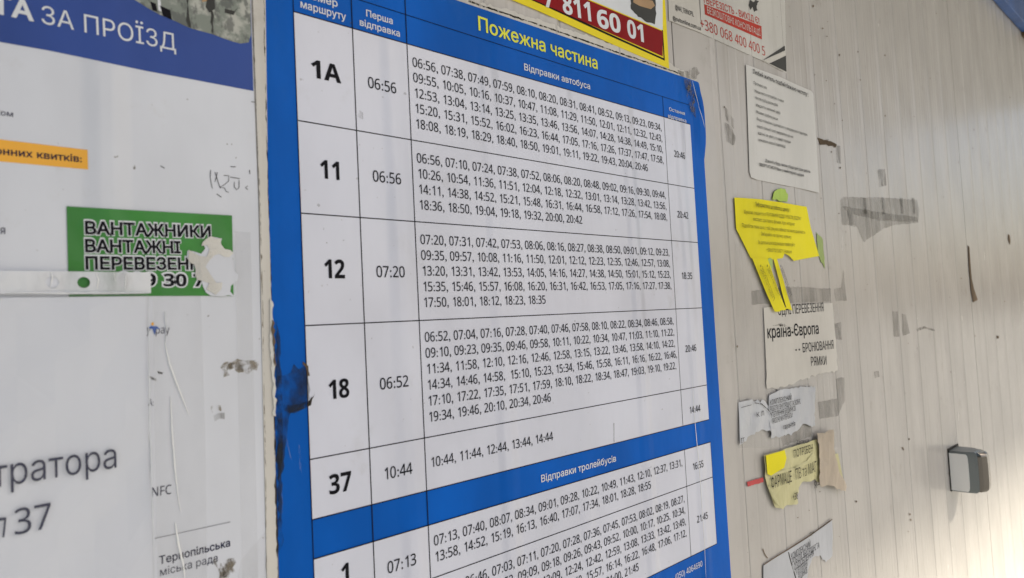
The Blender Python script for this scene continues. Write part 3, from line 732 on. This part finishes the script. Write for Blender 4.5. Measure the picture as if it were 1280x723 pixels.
# ------------------------------------------------------------------ yellow tear-off notice
YN = thing('tear_off_notice', (965, 290), 'bright yellow notice with three hanging tear-off tabs, right of the timetable', 'notice')
def yl(u, v): return Vector((0, -.004 * max(0, (v - .30) / .3) - .0015 * math.sin(u * 14) ** 2, 0))
sheet('paper', [(916.4, 247.4), (950, 249.5), (1007, 258.8), (1012, 285), (1022, 320.5), (990.5, 326.5), (984, 320), (978.7, 317.2), (976.5, 323), (964.6, 325), (936.6, 323.5), (918.6, 286.4)], -.0012, m_yellow, YN, .0002, grid=.03, disp=yl)
for i, pts in enumerate(([(936.6, 322.5), (950.5, 324.2), (972, 388), (970, 390), (964, 390)], [(951, 324.2), (957, 324.5), (978, 385), (980.5, 384), (978, 388), (972.6, 388.5)],
            [(964.6, 324.2), (969, 324), (977, 350), (987, 388.5), (980, 386), (972, 352)])):
    sheet('tear_off_tab', pts, -.003 - .0007 * (2 - i), m_yellow, YN, .0002, grid=.03, disp=lambda u, v: Vector((0, -.012 * max(0, (v - .42) / .3), 0)))
YT = -.0052
text('Інформатика це робота в центрі !', (941, 258.5), (984, 266), .0115, YT, m_ink, YN, .008)
for s, L, Rr in (('Шукаємо спеціаліста в РЕКЛАМНИЙ ВІДДІЛ РОБОТИ ДОДОМУ', (926.5, 267.5), (998, 276)), ('експрес доставка, фільми, ігри, інтернет', (938, 276.5), (990, 283)), ('Підробіток поки вона, і твій рахунок займає час мала, важливість', (924, 284.5), (1003, 293)),
                 ('Забирайте на зручну зупинку', (948, 295), (985.5, 299)), ('За детальнішою інформацією телефонуйте', (944, 305.5), (990, 308.6)), ('+380970153071 Наталя', (954.5, 315), (986, 317.5))):
    text(s, L, Rr, .0098, YT, m_ink, YN, -.004)
for L, Rr in (((942.5, 334), (960, 377)), ((951, 334), (969, 374)), ((968, 334), (981, 372))):
    text('+380970153071', L, Rr, .016, -.0088, m_ink, YN, 0, 'tab_number')
o = sheet('green_tape', [(963.8, 250.2), (966, 241), (971, 236.5), (979, 236.2), (983.4, 243), (982.8, 252.5)], -.0016, m_lime, None, .0006, jag=.0008, step=.004)
tag(o, 'small blob of bright green tape above the yellow notice', 'tape')
o = sheet('green_tape', [(1020, 290.5), (1028, 300), (1030.5, 336), (1022, 318)], -.0006, m_limep, None, .0003, jag=.001, step=.006)
tag(o, 'pale green sticker sliver sticking out right of the yellow notice', 'tape')
o = sheet('green_tape', [(957, 325), (961, 322.5), (964, 325), (964, 335), (961, 341), (958.5, 337)], -.0024, m_limep, None, .0003)
tag(o, 'tiny green scrap showing between the yellow tear-off tabs', 'tape')
o = sheet('clear_tape', [(918, 300), (950, 330), (962, 392), (1046, 380), (1052, 420), (1052, 520), (1052, 560), (922, 560)], -.0009, m_film, None, .0001)
tag(o, 'large patch of old clear tape behind the torn notices', 'tape')

# ------------------------------------------------------------------ torn transport notice
TN = thing('transport_notice', (1000, 430), 'torn white transport notice with bold black lettering below the yellow tabs', 'notice')
sheet('paper', [(953.5, 385), (985, 381), (1039.5, 379), (1043, 420), (1046, 463), (1030, 466), (1005, 474), (980, 484), (957.5, 486), (956, 440)], -.0012, m_oldpaper, TN, .0003, jag=.0012, edges=(3, 4, 5, 6, 7, 8), step=.008)
text('ОДНІ ПЕРЕВЕЗЕННЯ', (971.5, 394.3), (1028.5, 389.3), .0265, -.0018, m_ink, TN, .004)
text('країна-Європа', (958.5, 423), (1022.3, 417.3), .0335, -.0018, m_ink, TN, .014)
text('БРОНЮВАННЯ', (1002.5, 440.8), (1041, 436), .0265, -.0018, m_ink, TN, .004)
text('РЯМКИ', (1012.8, 457.6), (1032.2, 456), .0265, -.0018, m_ink, TN, .004)
sheet('paper_fold', [(964, 408), (975, 404), (990, 411), (984, 410), (972, 407)], -.0019, m_smudge, TN, .0002, jag=.0005)
for q in ((993, 437), (997, 436.5)): sheet('ink_mark', [(q[0], q[1]), (q[0] + 1.6, q[1] - .5), (q[0] + 1.6, q[1] + 2), (q[0], q[1] + 1.5)], -.0018, m_ink, TN, .00003)

# ------------------------------------------------------------------ small layered note and its neighbour
LN = thing('layered_note', (985, 510), 'small crumpled bluish note with typed lines below the transport notice', 'notice')
def crump(u, v): return Vector((0, -.0022 * math.sin(u * 40 + v * 25) ** 2 - .0012 * math.sin(v * 60 - u * 20) ** 2, 0))
sheet('paper', [(959.5, 494.5), (968, 489), (977.5, 486.5), (1000, 483.5), (1015.8, 482.5), (1016.2, 505), (1016.5, 532), (1012, 534), (1001, 530), (996, 537), (988, 541), (975, 545), (961, 548), (958, 520)], -.0018, m_bluepaper, LN, .0003, jag=.0012, step=.006, grid=.02, disp=crump)
for s, L, Rr in (('КОМПЛЕКСНИЙ', (958.5, 506.5), (985.5, 499.5)), ('РОБОТИ, ВНУТРІШНІ ТА ЗОВНІ', (958.5, 514.5), (996.5, 504.5)), ('УТЕПЛЕННЯ БУДИНКІВ', (959.5, 522), (990.5, 513)), ('ЯКІСНІ МАТЕРІАЛИ', (961.5, 529.5), (986.5, 521.5)), ('гарантія', (975, 537), (990, 532))):
    text(s, L, Rr, .0135, -.0058, m_ink, LN, 0)
LP = thing('torn_note', (940, 520), 'scrap of pale paper with a few marks, left of the bluish note', 'notice')
sheet('paper', [(921.5, 503), (937.5, 499), (940, 502), (952, 500), (962, 512), (961, 540), (950, 537), (935, 545), (928, 552), (922, 556)], -.0012, m_bluepaper, LP, .0003, jag=.0014, edges=(2, 3, 4, 5, 6, 7, 8), step=.006, grid=.02, disp=crump)
stroke([(939, 503.5), (948, 505), (956, 512), (960, 518)], .5, LP, -.0056, m_grime, 'crease')
text('К Л', (942, 521.5), (951, 519), .012, -.0056, m_ink, LP)
stroke([(922.5, 509.5), (935.5, 506)], .25, LP, -.0052, m_ink, 'ruled_line')
text('ІТ', (922.5, 554), (927, 552.5), .012, -.0052, m_ink, LP)
for pts in ([(1020, 504), (1046, 499), (1047, 511), (1021, 516)], [(1043, 476), (1052, 474), (1053, 520), (1046, 523)], [(1010, 474), (1042, 468), (1044, 478), (1018, 482)]):
    pass

# ------------------------------------------------------------------ pharmacist notice, pale yellow and torn
PN = thing('torn_yellow_notice', (985, 590), 'torn pale yellow notice with a bright yellow corner, lower right of the timetable', 'notice')
sheet('paper', [(951, 568.7), (975, 562), (1017.5, 549), (1022, 580), (1020, 602), (1011, 600), (1000, 602), (995, 609), (991, 618), (995, 629), (985, 631), (972, 634.7), (966, 634), (957, 612), (953, 595)], -.0030, m_cream, PN, .0004, jag=.0012, edges=(3, 4, 5, 6, 7, 8, 9, 10, 11), step=.006, grid=.025, disp=crump)
sheet('yellow_corner', [(951.6, 568.9), (975, 562.2), (977.5, 572), (974.5, 584), (958, 594), (953.5, 592)], -.0076, m_yellow, PN, .0001)
text('Аптеки', (990, 556.5), (1006, 553), .014, -.0074, m_ink, PN)
text('ПОТРІБЕН', (987, 572), (1011, 564), .021, -.0074, m_ink, PN, -.002)
text('ФАРМАЦЕ', (958.8, 610.5), (984.5, 601.5), .030, -.0074, m_ink, PN, -.004)
text('ПВ та МАГ', (989.5, 599.5), (1016, 588.7), .030, -.0074, m_ink, PN, -.01)
text('+38', (985.5, 625), (992, 622.5), .018, -.0074, m_ink, PN)
text('Я—', (1012.5, 610), (1022, 606.5), .018, -.0074, m_ink, PN)
ridge('glossy_fold', [(957, 593), (975, 590), (990, 587), (1005, 577), (1015, 563)], .004, .0012, m_cream, PN, -.0056)
ridge('glossy_fold', [(957, 606), (962, 620), (970, 632)], .0035, .0015, m_cream, PN, -.0056)
BT = sheet('brown_paper_tape', [(1014, 541), (1022, 541), (1033.8, 536.5), (1036, 560), (1040, 585), (1046, 596), (1052, 607), (1050, 613), (1040, 611), (1032, 606), (1017.5, 606), (1018, 575)], -.0082, m_brownp, None, .0005, jag=.0015, step=.006, grid=.02, disp=crump)
tag(BT, 'crumpled brownish strip of soaked paper tape over the torn yellow notice', 'tape')
o = sheet('cream_scrap', [(1038.5, 567.5), (1046, 567), (1052, 596.5), (1045, 600)], -.0020, m_cream, None, .0003); tag(o, 'small cream paper scrap sticking out right of the brown tape', 'paper scrap')
o = sheet('red_tape', [(932.5, 602.5), (952.5, 596.6), (953, 602.6), (933.4, 608.4)], -.0016, m_redtape, None, .0002, jag=.0003); tag(o, 'short strip of red tape left of the torn yellow notice', 'tape')

# ------------------------------------------------------------------ lowest torn notice
BN = thing('lowest_torn_notice', (1000, 700), 'torn grey paper notice with slanted typed lines at the bottom edge', 'notice')
sheet('paper', [(953, 707), (970, 696), (987, 686), (1012, 670), (1039, 650.5), (1040, 672), (1039, 695), (1031, 703), (1024, 694), (1014, 698), (1009, 712), (1006, 745), (953, 760)], -.0014, m_bluepaper, BN, .0003, jag=.001, edges=(5, 6, 7, 8, 9, 10), step=.006)
for s, L, Rr in (('КОМПЛЕКСНИЙ', (988, 699.5), (1012, 683)), ('РОБОТИ, ВНУТРІШНІ ТА', (989.5, 706), (1023, 684.5)), ('ОЗДОБЛЕННЯ', (991.5, 713), (1016, 694)), ('УТЕПЛЕННЯ', (993.5, 719), (1008, 707)), ('БУДИНКІВ', (997, 725), (1008, 715.5))):
    text(s, L, Rr, .0165, -.0019, m_ink, BN, 0)
stroke([(954, 705.5), (970, 695), (987, 684.5), (1012, 668.5), (1039, 649)], .5, BN, -.0019, m_brown, 'dirty_edge')
stroke([(984, 690), (988, 705), (994, 725)], .6, BN, -.0020, m_grime, 'crease')
sheet('brown_spot', [(1009, 667), (1015, 664), (1018, 666), (1012, 670)], -.0020, m_smudge, BN, .00005, jag=.0005); stroke([(953, 686), (955, 692), (959, 698)], .5, BN, -.0007, m_brown, 'scratch')

# ------------------------------------------------------------------ glue and tape residue on the metal wall
RES = [
 ([(1050, 250), (1054, 246.5), (1100, 247), (1146, 250), (1149, 262), (1147.5, 279), (1120, 281), (1104, 286), (1090, 296), (1079, 303), (1071, 284), (1052, 281)], m_tapeold, 'long grey tape remnant with a drooping torn corner, upper right wall'),
 ([(1052, 258), (1090, 264), (1146, 272), (1147, 278), (1100, 276), (1066, 268), (1070, 282), (1062, 282), (1058, 264)], m_tapeold, 'darker diagonal streak inside the long grey tape remnant'),
 ([(939, 364), (985, 358.5), (1038, 361), (1038, 377), (985, 379), (939, 381)], m_tapeold, 'grey tape remnant just above the transport notice'),
 ([(1042, 362), (1051, 360), (1054, 338), (1058, 376), (1044, 377)], m_tapeold, 'small pointed tape remnant right of the yellow tabs'),
 ([(1115, 390), (1122, 389), (1124, 421), (1117, 421)], m_tapeold, 'left half of a faint square glue mark on the bare wall'),
 ([(1127, 392), (1132, 394), (1137, 417), (1128, 420)], m_tapeold, 'right half of a faint square glue mark on the bare wall'),
 ([(905, 133), (911, 140), (918, 152), (917, 162), (908, 150)], m_smudge, 'upper thin grey glue streak left of the typed notice'),
 ([(906, 153), (913, 158), (919, 172), (917, 182), (908, 178), (905, 165)], m_smudge, 'lower grey glue streak left of the typed notice'),
 ([(1044, 182), (1050, 183), (1051, 205), (1046, 204)], m_smudge, 'faint smear below the brown rip beside the typed notice'),
 ([(1043, 405), (1051, 402), (1052, 425), (1045, 424)], m_smudge, 'grey smear right of the transport notice'),
 ([(1022, 503), (1046, 498), (1048, 520), (1024, 524)], m_tapeold, 'faint tape rectangle right of the bluish note'),
 ([(1044, 474), (1055, 472), (1056, 500), (1047, 520)], m_tapeold, 'vertical tape sliver right of the transport notice'),
 ([(1096, 213), (1106, 211), (1108, 232), (1099, 234)], m_smudge, 'faint grey smear above the long tape remnant'),
 ([(1092, 465), (1098, 464), (1099, 471), (1093, 473)], m_smudge, 'tiny ring shaped smear low on the bare wall'),
 ([(1145, 411), (1155, 408), (1168, 412), (1168, 414), (1155, 411), (1146, 415)], m_smudge, 'thin curved pencil like smear on the bare wall'),
 ([(985, 535), (1012, 528), (1014, 545), (978, 558), (976, 548)], m_tapeold, 'grey tape remnant between the bluish note and the torn yellow notice'),
]
for pts, mm, lb in RES:
    o = sheet('tape_residue', pts, -.0007 - .0002 * ('diagonal' in lb), mm, None, .0001, jag=.0006, step=.006); tag(o, lb, 'residue', 'tape and glue remnants on the wall')
for x, which in ((1078, 'leftmost'), (1101, 'second from the left'), (1124, 'third from the left'), (1139, 'rightmost')):
    o = sheet('tape_residue', [(x, 247.5), (x + 3.5, 248), (x + 5, 268), (x + 2, 267)], -.0011, m_smudge, None, .0001, jag=.0004); tag(o, 'short faint dark dirt bar on the long grey tape remnant, ' + which, 'residue', 'dirt bars on the long tape remnant')
SCB = [
 ([(1021, 172.5), (1042, 179), (1045, 181), (1044, 184.5), (1034, 181), (1025, 181.5)], 'dark brown rip at the right edge of the typed notice'),
 ([(1209.5, 307), (1211, 309), (1212.5, 330), (1214, 348), (1217, 362), (1221.5, 375), (1216, 378), (1213, 362), (1211, 340)], 'tall brown sliver stuck in the wall seam, upper half'),
 ([(1260, 293), (1261.5, 294), (1262.5, 301), (1262, 306), (1260, 300)], 'small brown chip on the far right of the wall'),
 ([(1245.6, 420.5), (1247.5, 420), (1248, 422.5), (1246, 423.5)], 'round dark dot on the far right of the wall'),
]
for pts, lb in SCB:
    o = sheet('brown_scab', pts, -.0007, m_brown, None, .0008, jag=.0006, step=.006); tag(o, lb, 'mark', 'brown rips and chips on the wall')
DOTS = [(1049, 69, 1), (1072, 65, .9), (1106, 69.5, .8), (1075, 100, .8), (1028, 36, .8), (1106, 145, 1), (905, 134, .8), (1136, 549, .9), (1128, 560, 1), (1129, 562, .8), (1137, 643, 1), (1138, 650, 1), (1070, 627, 1), (1050, 210, 1), (1039, 190, .8), (1262, 122, .6), (921, 433, 1.3), (958, 445, 1.5), (1016, 8, 1), (1170, 17, .6)]
dd = bpy.data.objects.new('wall_specks', None); bpy.data.objects.remove(dd)
bmv, bmf = [], []
for x, yy, r in DOTS + [(random.uniform(890, 1270), random.uniform(20, 700), random.uniform(.3, .7)) for _ in range(70)]:
    P = [uv(x + r * random.uniform(.6, 1.2) * math.cos(a), yy + r * random.uniform(.7, 1.9) * math.sin(a)) for a in [i * 1.05 for i in range(6)]]
    k = len(bmv); bmv += [(a * S, (VG - b) * S) for a, b in P]; bmf.append(tuple(range(k, k + 6)))
sp = flat('dirt_specks', bmv, bmf, -.0008, m_brown, None); sp['kind'] = 'stuff'
sp['label'] = 'scattered tiny dark dirt specks over the bare ribbed wall'; sp['category'] = 'dirt'

# ------------------------------------------------------------------ handle on the wall
HD = thing('door_handle', (1208, 588), 'squat polished metal pull handle with a pale flat side, lower right wall', 'handle')
def prism(name, prof, v0, v1, mat, parent, bev=0, seg=3, bulge=0):
    """prof = list of (u, y metres); extruded from v0 down to v1, with softened edges"""
    bm = bmesh.new(); rings = []
    lev = [0, .04, .12, .3, .5, .7, .88, .96, 1]
    sc_ = [.90, .965, .99, 1.0, 1.0, 1.0, .99, .965, .90] if bulge else [1] * 9
    for t_, s_ in zip(lev, sc_):
        rings.append([bm.verts.new((u * S if not bulge else (prof[0][0] + (u - prof[0][0]) * s_) * S, y * s_, (VG - (v0 + (v1 - v0) * t_)) * S)) for u, y in prof])
    n = len(prof)
    for i in range(len(rings) - 1):
        for j in range(n): bm.faces.new((rings[i][j], rings[i][(j + 1) % n], rings[i + 1][(j + 1) % n], rings[i + 1][j]))
    bm.faces.new(rings[0]); bm.faces.new(rings[-1][::-1])
    bmesh.ops.recalc_face_normals(bm, faces=bm.faces[:])
    me = bpy.data.meshes.new(name); bm.to_mesh(me); bm.free()
    for p in me.polygons: p.use_smooth = len(p.vertices) == 4
    me.set_sharp_from_angle(angle=.6)
    return link(name, me, mat, parent)
hu = 2.79
prism('handle_shadow_rim', [(hu - .005, 0), (hu - .005, -.002), (hu + .138, -.002), (hu + .138, 0)], 1.066, 1.238, m_hdark, HD)  # dark rim painted in for the shadow line around the handle
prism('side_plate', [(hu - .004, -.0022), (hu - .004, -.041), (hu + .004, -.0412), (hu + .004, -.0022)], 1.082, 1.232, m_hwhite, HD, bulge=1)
prism('grip_grey_reflection', [(hu, -.003), (hu + .001, -.0405), (hu + .010, -.060), (hu + .09, -.060), (hu + .118, -.045), (hu + .124, -.003)], 1.072, 1.236, m_hgrey, HD, bulge=1)  # grey part of the curved front's reflection, painted as its own band
prism('grip', [(hu + .012, -.058), (hu + .018, -.068), (hu + .04, -.076), (hu + .085, -.074), (hu + .115, -.062), (hu + .13, -.040), (hu + .132, -.004), (hu + .1, -.003)], 1.076, 1.232, m_chrome, HD, bulge=1)  # dark reflection of the surroundings painted into the grip's metal colour

# ------------------------------------------------------------------ blue trim, top right
tr = thing('blue_trim', (1262, 5), 'dark blue painted metal trim running along the top of the wall, upper right corner', 'trim')
link('trim_face', box_mesh(-2.2, 9.5 * S, -.03, -.001, (VG + 1.249) * S, (VG + 1.60) * S, .003), m_trim, tr)
link('trim_lip', box_mesh(5.0 * S, 9.5 * S, -.02, -.001, (VG + 1.225) * S, (VG + 1.2485) * S), m_brown, tr)
